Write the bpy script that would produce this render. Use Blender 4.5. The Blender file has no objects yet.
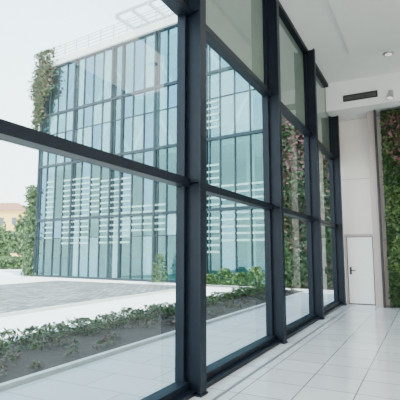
import bpy, math, random
from mathutils import Vector
random.seed(7)
COL=bpy.context.scene.collection

# ---------------- materials ----------------
def new_mat(name):
    m=bpy.data.materials.new(name); m.use_nodes=True
    nt=m.node_tree; nt.nodes.clear()
    out=nt.nodes.new('ShaderNodeOutputMaterial')
    return m,nt,out
def pmat(name,col,rough=0.5,metal=0.0,noise=0.0,scale=5.0,spec=0.5,bump=0.0,bscale=40):
    m,nt,out=new_mat(name)
    b=nt.nodes.new('ShaderNodeBsdfPrincipled')
    b.inputs['Roughness'].default_value=rough; b.inputs['Metallic'].default_value=metal
    b.inputs['Specular IOR Level'].default_value=spec
    b.inputs['Base Color'].default_value=(*col,1)
    tc=nt.nodes.new('ShaderNodeTexCoord')
    if noise>0:
        n=nt.nodes.new('ShaderNodeTexNoise'); n.inputs['Scale'].default_value=scale; n.inputs['Detail'].default_value=5
        nt.links.new(tc.outputs['Object'],n.inputs['Vector'])
        r=nt.nodes.new('ShaderNodeValToRGB')
        r.color_ramp.elements[0].position=0.3; r.color_ramp.elements[1].position=0.7
        r.color_ramp.elements[0].color=(*[c*(1-noise) for c in col],1)
        r.color_ramp.elements[1].color=(*[min(1,c*(1+noise)) for c in col],1)
        nt.links.new(n.outputs['Fac'],r.inputs['Fac']); nt.links.new(r.outputs['Color'],b.inputs['Base Color'])
    if bump>0:
        n2=nt.nodes.new('ShaderNodeTexNoise'); n2.inputs['Scale'].default_value=bscale
        nt.links.new(tc.outputs['Object'],n2.inputs['Vector'])
        bp=nt.nodes.new('ShaderNodeBump'); bp.inputs['Strength'].default_value=bump
        nt.links.new(n2.outputs['Fac'],bp.inputs['Height']); nt.links.new(bp.outputs['Normal'],b.inputs['Normal'])
    nt.links.new(b.outputs[0],out.inputs[0]); return m
def glassmat(name,tcol,gcol=(1,1,1),ior=1.5,base=0.0,rough=0.0,diff=None,dfac=0.0):
    m,nt,out=new_mat(name)
    t=nt.nodes.new('ShaderNodeBsdfTransparent'); t.inputs[0].default_value=(*tcol,1)
    g=nt.nodes.new('ShaderNodeBsdfGlossy'); g.inputs['Color'].default_value=(*gcol,1); g.inputs['Roughness'].default_value=rough
    f=nt.nodes.new('ShaderNodeFresnel'); f.inputs['IOR'].default_value=ior
    geo=nt.nodes.new('ShaderNodeNewGeometry')
    mm=nt.nodes.new('ShaderNodeMix'); mm.data_type='FLOAT'
    mm.inputs[2].default_value=ior; mm.inputs[3].default_value=1.0/ior
    nt.links.new(geo.outputs['Backfacing'],mm.inputs[0]); nt.links.new(mm.outputs[0],f.inputs['IOR'])
    a=nt.nodes.new('ShaderNodeMath'); a.operation='ADD'; a.use_clamp=True; a.inputs[1].default_value=base
    nt.links.new(f.outputs[0],a.inputs[0])
    src=t
    if diff:
        d=nt.nodes.new('ShaderNodeBsdfDiffuse'); d.inputs[0].default_value=(*diff,1)
        x=nt.nodes.new('ShaderNodeMixShader'); x.inputs[0].default_value=dfac
        nt.links.new(t.outputs[0],x.inputs[1]); nt.links.new(d.outputs[0],x.inputs[2]); src=x
    mx=nt.nodes.new('ShaderNodeMixShader')
    nt.links.new(a.outputs[0],mx.inputs[0]); nt.links.new(src.outputs[0],mx.inputs[1]); nt.links.new(g.outputs[0],mx.inputs[2])
    nt.links.new(mx.outputs[0],out.inputs[0]); return m
def brickmat(name,c1,c2,mortar,w,h,ms,rough=0.3,offset=0.0,rot=0,bump=0.0,loc=(0,0,0),spec=0.5,rotx=0):
    m,nt,out=new_mat(name)
    b=nt.nodes.new('ShaderNodeBsdfPrincipled'); b.inputs['Roughness'].default_value=rough
    b.inputs['Specular IOR Level'].default_value=spec
    tc=nt.nodes.new('ShaderNodeTexCoord'); mp=nt.nodes.new('ShaderNodeMapping')
    mp.inputs['Rotation'].default_value=(rotx,0,rot); mp.inputs['Location'].default_value=loc
    br=nt.nodes.new('ShaderNodeTexBrick'); br.offset=offset
    br.inputs['Color1'].default_value=(*c1,1); br.inputs['Color2'].default_value=(*c2,1); br.inputs['Mortar'].default_value=(*mortar,1)
    br.inputs['Scale'].default_value=1; br.inputs['Mortar Size'].default_value=ms
    br.inputs['Brick Width'].default_value=w; br.inputs['Row Height'].default_value=h
    nt.links.new(tc.outputs['Object'],mp.inputs[0]); nt.links.new(mp.outputs[0],br.inputs['Vector'])
    nt.links.new(br.outputs['Color'],b.inputs['Base Color'])
    if bump>0:
        bp=nt.nodes.new('ShaderNodeBump'); bp.inputs['Strength'].default_value=bump; bp.invert=True
        nt.links.new(br.outputs['Fac'],bp.inputs['Height']); nt.links.new(bp.outputs['Normal'],b.inputs['Normal'])
    nt.links.new(b.outputs[0],out.inputs[0]); return m
def leafmat(name,col):
    m,nt,out=new_mat(name)
    b=nt.nodes.new('ShaderNodeBsdfPrincipled'); b.inputs['Base Color'].default_value=(*col,1); b.inputs['Roughness'].default_value=0.5
    t=nt.nodes.new('ShaderNodeBsdfTranslucent'); t.inputs[0].default_value=(*[min(1,c*1.5) for c in col],1)
    mx=nt.nodes.new('ShaderNodeMixShader'); mx.inputs[0].default_value=0.3
    nt.links.new(b.outputs[0],mx.inputs[1]); nt.links.new(t.outputs[0],mx.inputs[2]); nt.links.new(mx.outputs[0],out.inputs[0]); return m
def emit(name,col,s):
    m,nt,out=new_mat(name); e=nt.nodes.new('ShaderNodeEmission'); e.inputs[0].default_value=(*col,1); e.inputs[1].default_value=s
    nt.links.new(e.outputs[0],out.inputs[0]); return m

STEEL=pmat('dark_steel',(0.006,0.010,0.018),0.45,0.0,0.15,8,spec=0.22)
GLASS=glassmat('clear_glass',(0.78,0.89,0.87),(0.95,1,1),1.48,0.01)
TOPG=pmat('top_row_beige',(0.34,0.33,0.29),0.7,0,0.06,3)
WALLP=brickmat('wall_panels',(0.84,0.75,0.68),(0.81,0.73,0.66),(0.45,0.4,0.36),1.3,2.0,0.01,0.5,0,rotx=math.radians(90),loc=(0,0.0,0))
WALL=pmat('wall_paint',(0.72,0.69,0.64),0.6,0,0.03,2)
CEIL=pmat('ceiling_paint',(0.92,0.90,0.85),0.7,0,0.02,2)
CEIL2=pmat('ceiling_panel_paint',(0.84,0.81,0.75),0.7,0,0.02,2)
FLOOR=brickmat('floor_tiles',(0.72,0.71,0.69),(0.64,0.63,0.62),(0.14,0.14,0.14),0.6,0.6,0.007,0.06,0.0,spec=0.8)
CHAN=pmat('floor_channel',(0.2,0.2,0.2),0.4)
DOOR=pmat('door_paint',(0.93,0.90,0.85),0.4)
TRIMP=pmat('trim_pinkish',(0.46,0.36,0.33),0.5)
BLACK=pmat('black_metal',(0.02,0.02,0.02),0.4)
CHROME=pmat('brushed_metal',(0.5,0.5,0.5),0.3,1.0)
SIGN=pmat('sign_face',(0.05,0.06,0.06),0.4)
SIGNW=pmat('sign_white',(0.8,0.8,0.8),0.5)
PAVE=brickmat('pavement_slabs',(0.50,0.49,0.46),(0.45,0.44,0.42),(0.31,0.3,0.28),1.2,0.6,0.01,0.8,0.5)
PLAZA=pmat('plaza_concrete',(0.82,0.79,0.74),0.9,0,0.05,0.5)
COBB=brickmat('cobblestones',(0.10,0.10,0.10),(0.30,0.29,0.28),(0.05,0.05,0.05),0.34,0.28,0.03,0.9,0.5,bump=0.6)
SOIL=pmat('mulch_soil',(0.035,0.022,0.015),1,0,0.5,14,bump=1.0,bscale=30)
KERB=pmat('kerb_stone',(0.5,0.49,0.46),0.8,0,0.1,6)
LG1=leafmat('leaf_dark',(0.018,0.045,0.012)); LG2=leafmat('leaf_mid',(0.04,0.09,0.022)); LG3=leafmat('leaf_light',(0.11,0.18,0.05))
LR1=leafmat('leaf_purple',(0.09,0.025,0.035)); LR2=leafmat('leaf_pink',(0.26,0.11,0.13)); LBR=leafmat('leaf_brown',(0.10,0.07,0.035))
BARK=pmat('bark',(0.12,0.08,0.05),0.9,0,0.3,10)
MULL=pmat('facade_mullion',(0.02,0.035,0.045),0.5,0.0,spec=.2)
FGLA=glassmat('facade_glass_a',(0.40,0.70,0.72),(0.38,0.72,0.84),1.5,0.24,0.01)
FGLB=glassmat('facade_glass_b',(0.50,0.80,0.80),(0.46,0.78,0.86),1.5,0.17,0.01,(0.34,0.62,0.66),0.25)
FGLC=glassmat('facade_glass_c',(0.22,0.42,0.50),(0.30,0.58,0.78),1.5,0.28,0.01)
FGLD=glassmat('facade_glass_lower',(0.38,0.64,0.62),(0.42,0.74,0.78),1.5,0.10,0.01)
FIN=pmat('facade_interior',(0.17,0.30,0.30),0.8,0,0.5,0.4)
FSLAB=pmat('facade_slab',(0.50,0.60,0.60),0.7)
LOUV=pmat('louver_white_green',(0.27,0.45,0.42),0.5)
PARA=pmat('parapet_concrete',(0.62,0.62,0.58),0.8,0,0.05,1)
WSTEEL=pmat('white_steel',(0.42,0.45,0.44),0.5)
TRUSS=pmat('truss_white',(0.75,0.85,0.85),0.5)
HOUSE=pmat('yellow_plaster',(0.72,0.46,0.16),0.9,0,0.05,1)
ROOFT=pmat('roof_tiles',(0.35,0.16,0.10),0.9,0,0.2,2)
WIND=pmat('house_window',(0.08,0.09,0.1),0.2)
LAMP=emit('lamp_glow',(1,0.95,0.85),1.2)

# ---------------- mesh helpers ----------------
class MB:
    def __init__(s): s.v=[];s.f=[];s.m=[];s.mats=[]
    def mi(s,mat):
        if mat not in s.mats: s.mats.append(mat)
        return s.mats.index(mat)
    def box(s,x0,x1,y0,y1,z0,z1,mat,xf=None):
        P=[(x,y,z) for x in(x0,x1) for y in(y0,y1) for z in(z0,z1)]
        if xf: P=[xf(*p) for p in P]
        b=len(s.v); s.v+=P; k=s.mi(mat)
        F=[(0,1,3,2),(4,6,7,5),(0,4,5,1),(2,3,7,6),(0,2,6,4),(1,5,7,3)]
        for f in F: s.f.append(tuple(b+i for i in f)); s.m.append(k)
    def quad(s,pts,mat):
        b=len(s.v); s.v+=[tuple(p) for p in pts]; s.f.append(tuple(range(b,b+len(pts)))); s.m.append(s.mi(mat))
    def leaf(s,c,size,mat,nrm=None,asp=0.5):
        n=Vector((random.gauss(0,1),random.gauss(0,1),random.gauss(0,1)))
        if nrm is not None: n=n*0.6+Vector(nrm)*1.0
        n.normalize(); a=n.cross(Vector((random.gauss(0,1),random.gauss(0,1),random.gauss(0,1)))).normalized(); b=n.cross(a)
        c=Vector(c); L=size*random.uniform(.7,1.3)
        tip=c+a*L; base=c-a*L
        s.quad([base,c+b*L*asp+n*L*.1,tip,c-b*L*asp+n*L*.1],mat)
    def cyl(s,p0,p1,r0,r1,mat,n=10,caps=True):
        p0=Vector(p0);p1=Vector(p1);d=(p1-p0).normalized()
        a=d.orthogonal().normalized(); b=d.cross(a); o=len(s.v); k=s.mi(mat)
        for p,r in((p0,r0),(p1,r1)):
            for i in range(n):
                t=2*math.pi*i/n; s.v.append(tuple(p+a*r*math.cos(t)+b*r*math.sin(t)))
        for i in range(n):
            j=(i+1)%n; s.f.append((o+i,o+j,o+n+j,o+n+i)); s.m.append(k)
        if caps:
            s.f.append(tuple(o+n-1-i for i in range(n))); s.m.append(k)
            s.f.append(tuple(o+n+i for i in range(n))); s.m.append(k)
    def obj(s,name,parent=None,bevel=0):
        me=bpy.data.meshes.new(name); me.from_pydata(s.v,[],s.f)
        for m in s.mats: me.materials.append(m)
        me.polygons.foreach_set('material_index',s.m); me.update()
        o=bpy.data.objects.new(name,me); COL.objects.link(o)
        if parent: o.parent=parent
        if bevel:
            md=o.modifiers.new('b','BEVEL'); md.width=bevel; md.segments=2; md.limit_method='ANGLE'
        return o
def empty(name):
    e=bpy.data.objects.new(name,None); COL.objects.link(e); return e

CX=2.62; H=6.93; HS=6.04; YE=14.62; YB=-5.05; XR=5.8
# ---------------- interior shell ----------------
m=MB(); m.box(0.0,XR,YB,YE+.2,-.2,0,FLOOR); m.box(.42,.47,YB+.1,YE-.1,0,.002,CHAN); m.obj('floor')
m=MB(); m.box(-0.15,XR+.2,YB-.2,YE+.3,H,H+.35,CEIL); m.obj('ceiling')
m=MB(); m.box(CX-1.52,XR,YB,11.6,H-.14,H,CEIL2); m.obj('ceiling_panel')
m=MB(); m.box(0.02,XR,13.5,YE,HS,H,CEIL); m.obj('ceiling_bulkhead')
m=MB(); m.box(0.0,XR+.2,YE,YE+.2,0,H,WALLP); m.obj('wall_end')
m=MB(); m.box(XR,XR+.2,YB-.2,YE,0,H,WALL); m.obj('wall_right')
m=MB()  # unseen rear wall, opened between bars to let sky light in
m.box(-.1,.2,YB-.2,YB-.05,0,H,WALL); m.box(XR-.3,XR,YB-.2,YB-.05,0,H,WALL); m.box(.2,XR-.3,YB-.2,YB-.05,H-.3,H,WALL)
for x in (1.9,3.7): m.box(x-.04,x+.04,YB-.15,YB-.08,0,H-.3,STEEL)
for z in (0.05,2.45,4.65): m.box(.2,XR-.3,YB-.15,YB-.08,z-.05,z+.05,STEEL)
m.obj('wall_rear')
m=MB(); m.box(CX-1.47,CX-1.24,YE-.5,YE,0,HS,TRIMP); m.box(CX-1.26,CX-1.2,YE-.62,YE-.5,0,HS,BLACK); m.obj('trim_1')
VB=pmat('vent_blade',(0.12,.12,.12),.5)
m=MB(); x0,x1=0.55,1.55; y=13.5
m.box(x0,x1,y-.03,y,6.26,6.29,BLACK); m.box(x0,x1,y-.03,y,6.43,6.46,BLACK); m.box(x0,x0+.04,y-.03,y,6.29,6.43,BLACK); m.box(x1-.04,x1,y-.03,y,6.29,6.43,BLACK)
m.box(x0+.04,x1-.04,y-.008,y,6.29,6.43,BLACK)
for i in range(4): m.box(x0+.04,x1-.04,y-.025,y-.01,6.305+i*.032,6.315+i*.032,VB)
m.obj('air_vent_grille')
def downlight(x,y,z):
    m=MB(); n=24
    m.cyl((x,y,z-.03),(x,y,z),.13,.15,CHROME,n); m.cyl((x,y,z-.035),(x,y,z-.03),.09,.09,LAMP,n)
    m.obj('recessed_downlight')
downlight(CX-.64,12.1,H); downlight(CX+1.2,9.4,H-.14); downlight(CX+1.2,6,H-.14)
m=MB(); sx,sy,sz=CX-.70,13.5,6.2
m.cyl((sx,sy,sz+.05),(sx,sy-.06,sz+.05),.06,.06,CHROME,16); m.cyl((sx,sy-.06,sz+.05),(sx,sy-.16,sz+.05),.02,.02,CHROME,8)
m.cyl((sx,sy-.16,sz+.12),(sx-.03,sy-.2,sz-.10),.075,.095,CHROME,20); m.cyl((sx-.03,sy-.2,sz-.10),(sx-.031,sy-.201,sz-.105),.08,.08,LAMP,20)
m.obj('spotlight')
# ---------------- window wall ----------------
posts=[-4.95,-1.85,1.35,4.54,7.74,10.93,14.13]
def column(y):
    m=MB()
    a,b=y-.075,y+.075
    m.box(-.06,-.035,a,b,0,H,STEEL)
    m.box(.25,.275,a,b,0,H,STEEL)
    m.box(-.035,.25,y-.012,y+.012,0,H,STEEL)
    m.box(-.035,.05,y-.05,y+.05,0,H,STEEL)
    m.box(-.03,.29,y-.09,y+.09,0,.02,STEEL)
    for z in (2.45,4.65):
        m.box(.05,.25,y-.06,y-.012,z-.005,z+.005,STEEL); m.box(.05,.25,y+.012,y+.06,z-.005,z+.005,STEEL)
    m.obj('steel_column')
for y in posts: column(y)
bays=list(zip(posts[:-1],posts[1:]))+[(posts[-1],YE+.07)]
for i,(a,b) in enumerate(bays):
    a+=.05;b-=.05 if i<len(bays)-1 else .07
    e=empty('window_%d'%(i+1))
    m=MB()
    m.box(-.04,.12,a,b,0,.13,STEEL); m.box(.12,.2,a,b if i<len(bays)-1 else b-.1,0,.05,STEEL)
    for z in (2.45,4.65): m.box(-.04,.12,a,b,z-.05,z+.05,STEEL)
    m.box(-.04,.12,a,b,H-.10,H,STEEL)
    for z0,z1 in((.13,2.40),(2.50,4.60),(4.70,H-.10)):
        m.box(-.03,.06,a,a+.035,z0,z1,STEEL); m.box(-.03,.06,b-.035,b,z0,z1,STEEL)
    m.obj('frame',e)
    m=MB()
    for z0,z1 in((.13,2.40),(2.50,4.60),(4.70,H-.10)):
        m.quad([(.01,a+.035,z0),(.01,b-.035,z0),(.01,b-.035,z1),(.01,a+.035,z1)],GLASS)
    m.obj('glass_panes',e)
    m=MB(); m.box(-.028,-.012,a+.035,b-.035,4.70,H-.10,TOPG); m.obj('top_row_panel',e)  # opaque beige-grey panel behind the top row of panes
# ---------------- door ----------------
e=empty('door_1')
dx0,dx1=0.30,1.10
m=MB(); y=YE
m.box(dx0-.06,dx0,y-.06,y,0,2.2,TRIMP); m.box(dx1,dx1+.04,y-.06,y,0,2.2,TRIMP); m.box(dx0,dx1,y-.06,y,2.12,2.2,TRIMP); m.obj('door_frame',e)
m=MB(); m.box(dx0,dx1,y-.012,y-.002,0,2.12,BLACK); m.obj('door_gap_shade',e)  # black sheet stands in for the shade around the door leaf
m=MB(); m.box(dx0+.025,dx1-.025,y-.045,y-.012,0.02,2.10,DOOR); m.obj('door_leaf',e,.004)
m=MB(); m.box(dx0+.07,dx0+.13,y-.055,y-.045,.92,1.16,BLACK); m.cyl((dx0+.1,y-.055,1.05),(dx0+.1,y-.10,1.05),.015,.015,BLACK); m.cyl((dx0+.1,y-.10,1.05),(dx0+.25,y-.10,1.05),.015,.015,BLACK); m.obj('handle',e)
m=MB(); m.box(.06,.2,YE-.02,YE,1.5,1.78,SIGN); m.box(.075,.185,YE-.022,YE-.02,1.65,1.75,SIGNW); m.obj('wall_sign')
# ---------------- living wall (inside) ----------------
m=MB()
lx0,lx1=CX-1.08,XR-.02
m.box(lx0,lx1,YE-.45,YE-.01,0.0,HS-.02,pmat('planter_felt',(0.03,0.035,0.025),1))
for i in range(10000):
    x=random.uniform(lx0+.03,lx1-.08 if random.random()<.4 else lx0+1.2); z=random.uniform(.12,HS-.12)
    patch=math.sin(x*2.1+z*1.7)+math.sin(z*3.1-x*1.3)
    hi=z>4.2+0.5*math.sin(x*5)
    if hi: mt=random.choice([LR1,LG2,LR2,LG1,LBR,LG2,LG1,LG3])
    else: mt=random.choice([LG1,LG2,LG3,LG3] if patch>0 else [LG1,LG2,LG2])
    m.leaf((x,YE-.45-random.uniform(0,.16)-.05*abs(patch),z),.075,mt,(0,-1,.3))
m.obj('living_plant_wall')

# ---------------- exterior ground ----------------
m=MB(); m.quad([(-160,-60,-.06),(60,-60,-.06),(60,160,-.06),(-160,160,-.06)],PLAZA); m.obj('plaza_ground')
m=MB(); m.box(-1.9,-.07,-12,19.6,-.055,-.01,PAVE); m.obj('sidewalk_paving')
m=MB(); m.box(-17,-7.46,-10,19.0,-.055,-.02,COBB); m.obj('cobblestone_paving')
m=MB(); m.box(-7.45,-7.3,-10,19.0,-.055,0.02,KERB); m.obj('plaza_kerb')
PB=empty('planting_bed')
m=MB()
m.box(-4.0,-2.0,-10,18.5,-.05,.02,SOIL)
m.box(-2.0,-1.91,-10,18.5,-.05,.05,KERB); m.box(-4.1,-4.0,-10,18.5,-.05,.05,KERB)
m.obj('soil',PB)
m=MB()
y=-2.0
def clump(m,cx,cy,r,h,n,mats,sz):
    for i in range(n):
        t=random.uniform(0,6.28); q=math.sqrt(random.random()); zz=random.random()
        rr=r*q*math.sqrt(max(0,1-(zz*.9)**2))
        m.leaf((cx+rr*math.cos(t),cy+rr*math.sin(t),.04+zz*h),sz,random.choice(mats),(0,0,1))
while y<18.2:
    for row,xx in enumerate((-3.75,-3.4)):
        r=random.uniform(.2,.3)
        clump(m,xx+random.uniform(-.08,.08),y+random.uniform(-.1,.1),r,random.uniform(.16,.30),140,[LG1,LG1,LG2,LG3,LBR],.045)
    for xx in(-3.0,-2.65,-2.3):
        if random.random()<.6: clump(m,xx+random.uniform(-.15,.15),y+random.uniform(-.1,.1),random.uniform(.1,.18),random.uniform(.08,.16),45,[LG1,LBR,LR1,LBR,LG2],.035)
    y+=.45
m.obj('shrubs',PB)

# ---------------- office building ----------------
ox,oy=-22.23,21.96; ux,uy=.996,-.087; nx,ny=-.087,-.996
def F(s,d,z): return (ox+ux*s+nx*d, oy+uy*s+ny*d, z)
B=empty('office_building')
Lf=18.0; HB=15.2
levels=[0,3.9,7.8,11.6,HB]
m=MB()
m.box(0.1,Lf+6,-14,-4.0,-.05,HB,FIN,F)
for z in levels[1:]: m.box(0.2,Lf,-4.0,-.25,z-.35,z,FSLAB,F)
m.box(0.2,Lf,-4.0,-.25,-.05,.1,FSLAB,F)
m.box(0.0,.2,-4.0,-.2,0,HB,FIN,F)
s=1.5
while s<Lf:
    m.box(s,s+.35,-2.2,-1.85,.1,HB-.35,FSLAB,F); s+=3.6
m.obj('building_body',B)
m=MB()
s=.6; k=0
while s<Lf-2:
    for (za,zb) in ((7.9,11.2),(11.7,14.8)):
        a,b=(za,zb) if k%2==0 else (zb,za)
        m.cyl(F(s,-1.2,a),F(s+1.8,-1.2,b),.10,.10,TRUSS,8)
    s+=1.8; k+=1
m.obj('truss_bracing',B)
m=MB(); g=MB()
s=0; step=0.9; idx=0
bold={0,4,8,9,12,16,20}
while s<=Lf+.01:
    bd=idx in bold
    w=.05 if bd else .026
    m.box(s-w,s+w,-.12,.14 if bd else .06,0,HB,MULL,F)
    if bd and idx%4==0: m.box(s+.22,s+.26,-.05,.08,0,HB,MULL,F)
    s+=step; idx+=1
for z in levels: m.box(0,Lf,-.14,.09,z-.08 if z else -.04,z+.08,MULL,F)
for z in (2.6,10.1): m.box(0,Lf,-.08,.04,z-.025,z+.025,MULL,F)
m.obj('curtain_wall_frame',B)
ncol=int(Lf/step+.5)
zz=[0,2.6,3.9,7.8,10.1,11.6,HB]
for c in range(ncol):
    for k in range(6):
        if k<3: mt=random.choices([FGLA,FGLB,FGLC,FGLD],[2,1,1,6])[0]
        else: mt=random.choices([FGLA,FGLB,FGLC],[5,3+ (c>10)*3,2])[0]
        a=.006*random.uniform(-1,1); b2=.008*random.uniform(-1,1)
        g.quad([F(c*step,a,zz[k]),F((c+1)*step,-a,zz[k]),F((c+1)*step,-a+b2,zz[k+1]),F(c*step,a+b2,zz[k+1])],mt)
g.obj('curtain_wall_glass',B)
m=MB()
def louv(s0,s1,z0,z1,dz=.36,th=.11,d=.0):
    z=z0
    while z<z1:
        t=s0
        while t<s1-.1:
            m.box(t+.07,min(t+.9,s1)-.07,.03,.05,z,z+th,LOUV,F); t+=.9
        z+=dz
louv(2.7,5.4,2.2,6.7); louv(6.3,9.0,2.2,6.4); louv(5.4,6.3,4.2,6.4); louv(0.9,1.8,2.6,6.6); louv(9.0,11.7,2.9,4.6)
louv(12.6,15.3,1.6,6.6); louv(15.3,18,2.2,5.2); louv(12.6,15.3,8.4,10.0)
m.obj('louvers',B)
m=MB()
m.box(-.15,Lf+6,-14,.25,HB+.02,HB+.5,PARA,F); m.obj('parapet',B)
m=MB()
s=0
while s<=Lf+6:
    m.box(s-.03,s+.03,.05,.11,HB+.5,HB+1.5,WSTEEL,F); s+=1.2
for z in(.8,1.05,1.3,1.5): m.box(0,Lf+6,.06,.10,HB+z-.025,HB+z+.02,WSTEEL,F)
m.obj('roof_railing',B)
m=MB()
s=6
while s<Lf+4:
    m.box(s,s+.15,-3.5,-3.35,HB+.5,HB+3,WSTEEL,F); m.box(s,s+.15,-6,-1.2,HB+3,HB+3.2,WSTEEL,F); s+=1.5
for d in(-6,-3.5,-1.4): m.box(6,Lf+4,d,d+.15,HB+3.2,HB+3.35,WSTEEL,F)
m.obj('roof_pergola',B)
m=MB()
for i in range(2800):
    z=random.gauss(13.6,1.5); z=min(max(z,10.2),16.4)
    w=1.2 if z>13 else .6
    m.leaf(F(random.gauss(.2,w*.42)+ (z-13)*.1,random.uniform(.25,.6),z),.15,random.choice([LG1,LBR,LBR,LG2,LG1]),(0,-1,.2))
for i in range(2200):
    z=random.uniform(0,6.5)
    m.leaf(F(random.gauss(-.6,.28),random.uniform(-.3,.4),z),.15,random.choice([LG1,LG2,LG3]),(0,-1,.2))
m.obj('corner_ivy',B)

# added leafy wall standing in for the indoor plant wall's reflection in the panes
m=MB()
m.box(Lf+.1,22.1,-.6,-.2,-.05,12,pmat('reflection_wall_base',(0.06,0.06,0.045),.9),F)
for i in range(16000):
    s=random.uniform(Lf+.2,22.0); z=random.uniform(0.1,12)
    pt=math.sin(s*2+z*1.1)+math.sin(z*1.9-s)
    hi=(4.8+.7*math.sin(s*3))<z<8.8
    if hi and random.random()<.5: mt=random.choice([LR1,LR2,LR1,LG1,LBR])
    else: mt=random.choice([LG1,LG2] if pt>0.4 else [LG1,LG1,LBR])
    m.leaf(F(s,-.2+random.uniform(0,.35)+.1*pt,z),.13,mt,(0,-1,.3))
m.obj('foliage_reflection_wall')

# ---------------- trees / far things ----------------
def tree(name,x,y,h,r,n,sz,mats,z0=-.05):
    m=MB()
    m.cyl((x,y,z0),(x+.1*r,y,h*.55),.05*h*.5,.02*h,BARK,10)
    for k in range(5):
        t=k*1.256; m.cyl((x+.1*r,y,h*.42),(x+r*.6*math.cos(t),y+r*.6*math.sin(t),h*.72),.012*h,.005*h,BARK,6)
    cs=[(x+random.uniform(-.5,.5)*r,y+random.uniform(-.5,.5)*r,h*random.uniform(.5,.82),r*random.uniform(.4,.6)) for _ in range(9)]
    for i in range(n):
        c=random.choice(cs); d=Vector((random.gauss(0,1),random.gauss(0,1),random.gauss(0,1))).normalized()*c[3]*random.uniform(.6,1)
        m.leaf((c[0]+d.x,c[1]+d.y,max(.1,c[2]+d.z)),sz,random.choice(mats),d.normalized())
    m.obj(name)
th=math.radians(27.77)
def W(px,zc):
    xr=(px-200)/430*zc
    return (CX+math.cos(th)*xr-math.sin(th)*zc, math.sin(th)*xr+math.cos(th)*zc)
G=[LG1,LG2,LG3,LG3]
for px,z,h,r in((4,60,3.8,2.0),(20,52,4.2,2.0),(29,64,8,2.4),(-14,58,7,4),(-30,60,8,4)):
    x,y=W(px,z); tree('leafy_tree',x,y,h,r,1300,.32,G)
m=MB()
for i in range(3500):
    px=random.uniform(-60,30); x,y=W(px,random.uniform(44,47)); m.leaf((x,y,random.uniform(0,1.2)),.2,random.choice(G),(0,-1,.3))
m.obj('far_hedge')
x,y=W(8,95)
e=empty('yellow_house')
def Hx(a,b,c): return (x+math.cos(th)*a-math.sin(th)*b, y+math.sin(th)*a+math.cos(th)*b, c)
m=MB(); m.box(-9,3.2,0,9,-.05,11,HOUSE,Hx)
for i in range(4):
    for k in range(3): m.box(-7.6+i*2.8,-6.6+i*2.8,-.05,0,1.6+k*3.1,3.2+k*3.1,WIND,Hx)
m.obj('walls',e)
m=MB(); b=[Hx(-9.5,-.5,11),Hx(3.7,-.5,11),Hx(3.7,9.5,11),Hx(-9.5,9.5,11)]; r1,r2=Hx(-6,4.5,13.2),Hx(0,4.5,13.2)
m.quad([b[0],b[1],r2,r1],ROOFT); m.quad([b[1],b[2],r2],ROOFT); m.quad([b[2],b[3],r1,r2],ROOFT); m.quad([b[3],b[0],r1],ROOFT); m.quad(b[::-1],ROOFT); m.obj('roof',e)
m=MB()
for s,rr,hh in((11.9,.45,1.5),(14.2,.5,.6),(15.1,.5,.5),(16.0,.5,.8),(16.9,.5,.6),(17.7,.5,.9)):
    cx,cy,_=F(s,.85,0); clump(m,cx,cy,rr,hh,450,G,.08)
m.obj('garden_shrub')

# ---------------- lights ----------------
sd=bpy.data.lights.new('sun','SUN'); sd.energy=14.0; sd.angle=.01; sd.color=(1,.97,.90)
so=bpy.data.objects.new('sun',sd); COL.objects.link(so)
d=Vector((.50,-.30,.81)).normalized()
so.rotation_euler=d.to_track_quat('Z','Y').to_euler()
ld=bpy.data.lights.new('interior_fill_light','AREA'); ld.shape='RECTANGLE'; ld.size=2.4; ld.size_y=16; ld.energy=400; ld.color=(1,.94,.87)  # unseen area light added under the ceiling to brighten the interior
lo=bpy.data.objects.new('interior_fill_light',ld); lo.location=(CX+1.9,3.2,H-.16); COL.objects.link(lo)
w=bpy.data.worlds.new('sky'); bpy.context.scene.world=w; w.use_nodes=True
nt=w.node_tree; bg=nt.nodes['Background']
tc=nt.nodes.new('ShaderNodeTexCoord'); sp=nt.nodes.new('ShaderNodeSeparateXYZ'); r=nt.nodes.new('ShaderNodeValToRGB')
nt.links.new(tc.outputs['Generated'],sp.inputs[0]); nt.links.new(sp.outputs['Z'],r.inputs[0]); nt.links.new(r.outputs[0],bg.inputs[0])
r.color_ramp.elements[0].position=0.0; r.color_ramp.elements[0].color=(1,.99,.97,1)
r.color_ramp.elements[1].position=1.0; r.color_ramp.elements[1].color=(.30,.5,.82,1)
q=r.color_ramp.elements.new(.35); q.color=(.80,.92,1,1)
bg.inputs[1].default_value=6.5
# ---------------- camera ----------------
cd=bpy.data.cameras.new('camera'); cd.sensor_width=36; cd.lens=430/400*36; cd.clip_end=500
co=bpy.data.objects.new('camera',cd); COL.objects.link(co); co.location=(CX,0,1.6)
co.rotation_euler=(math.radians(90+7.03),0,th)
bpy.context.scene.camera=co
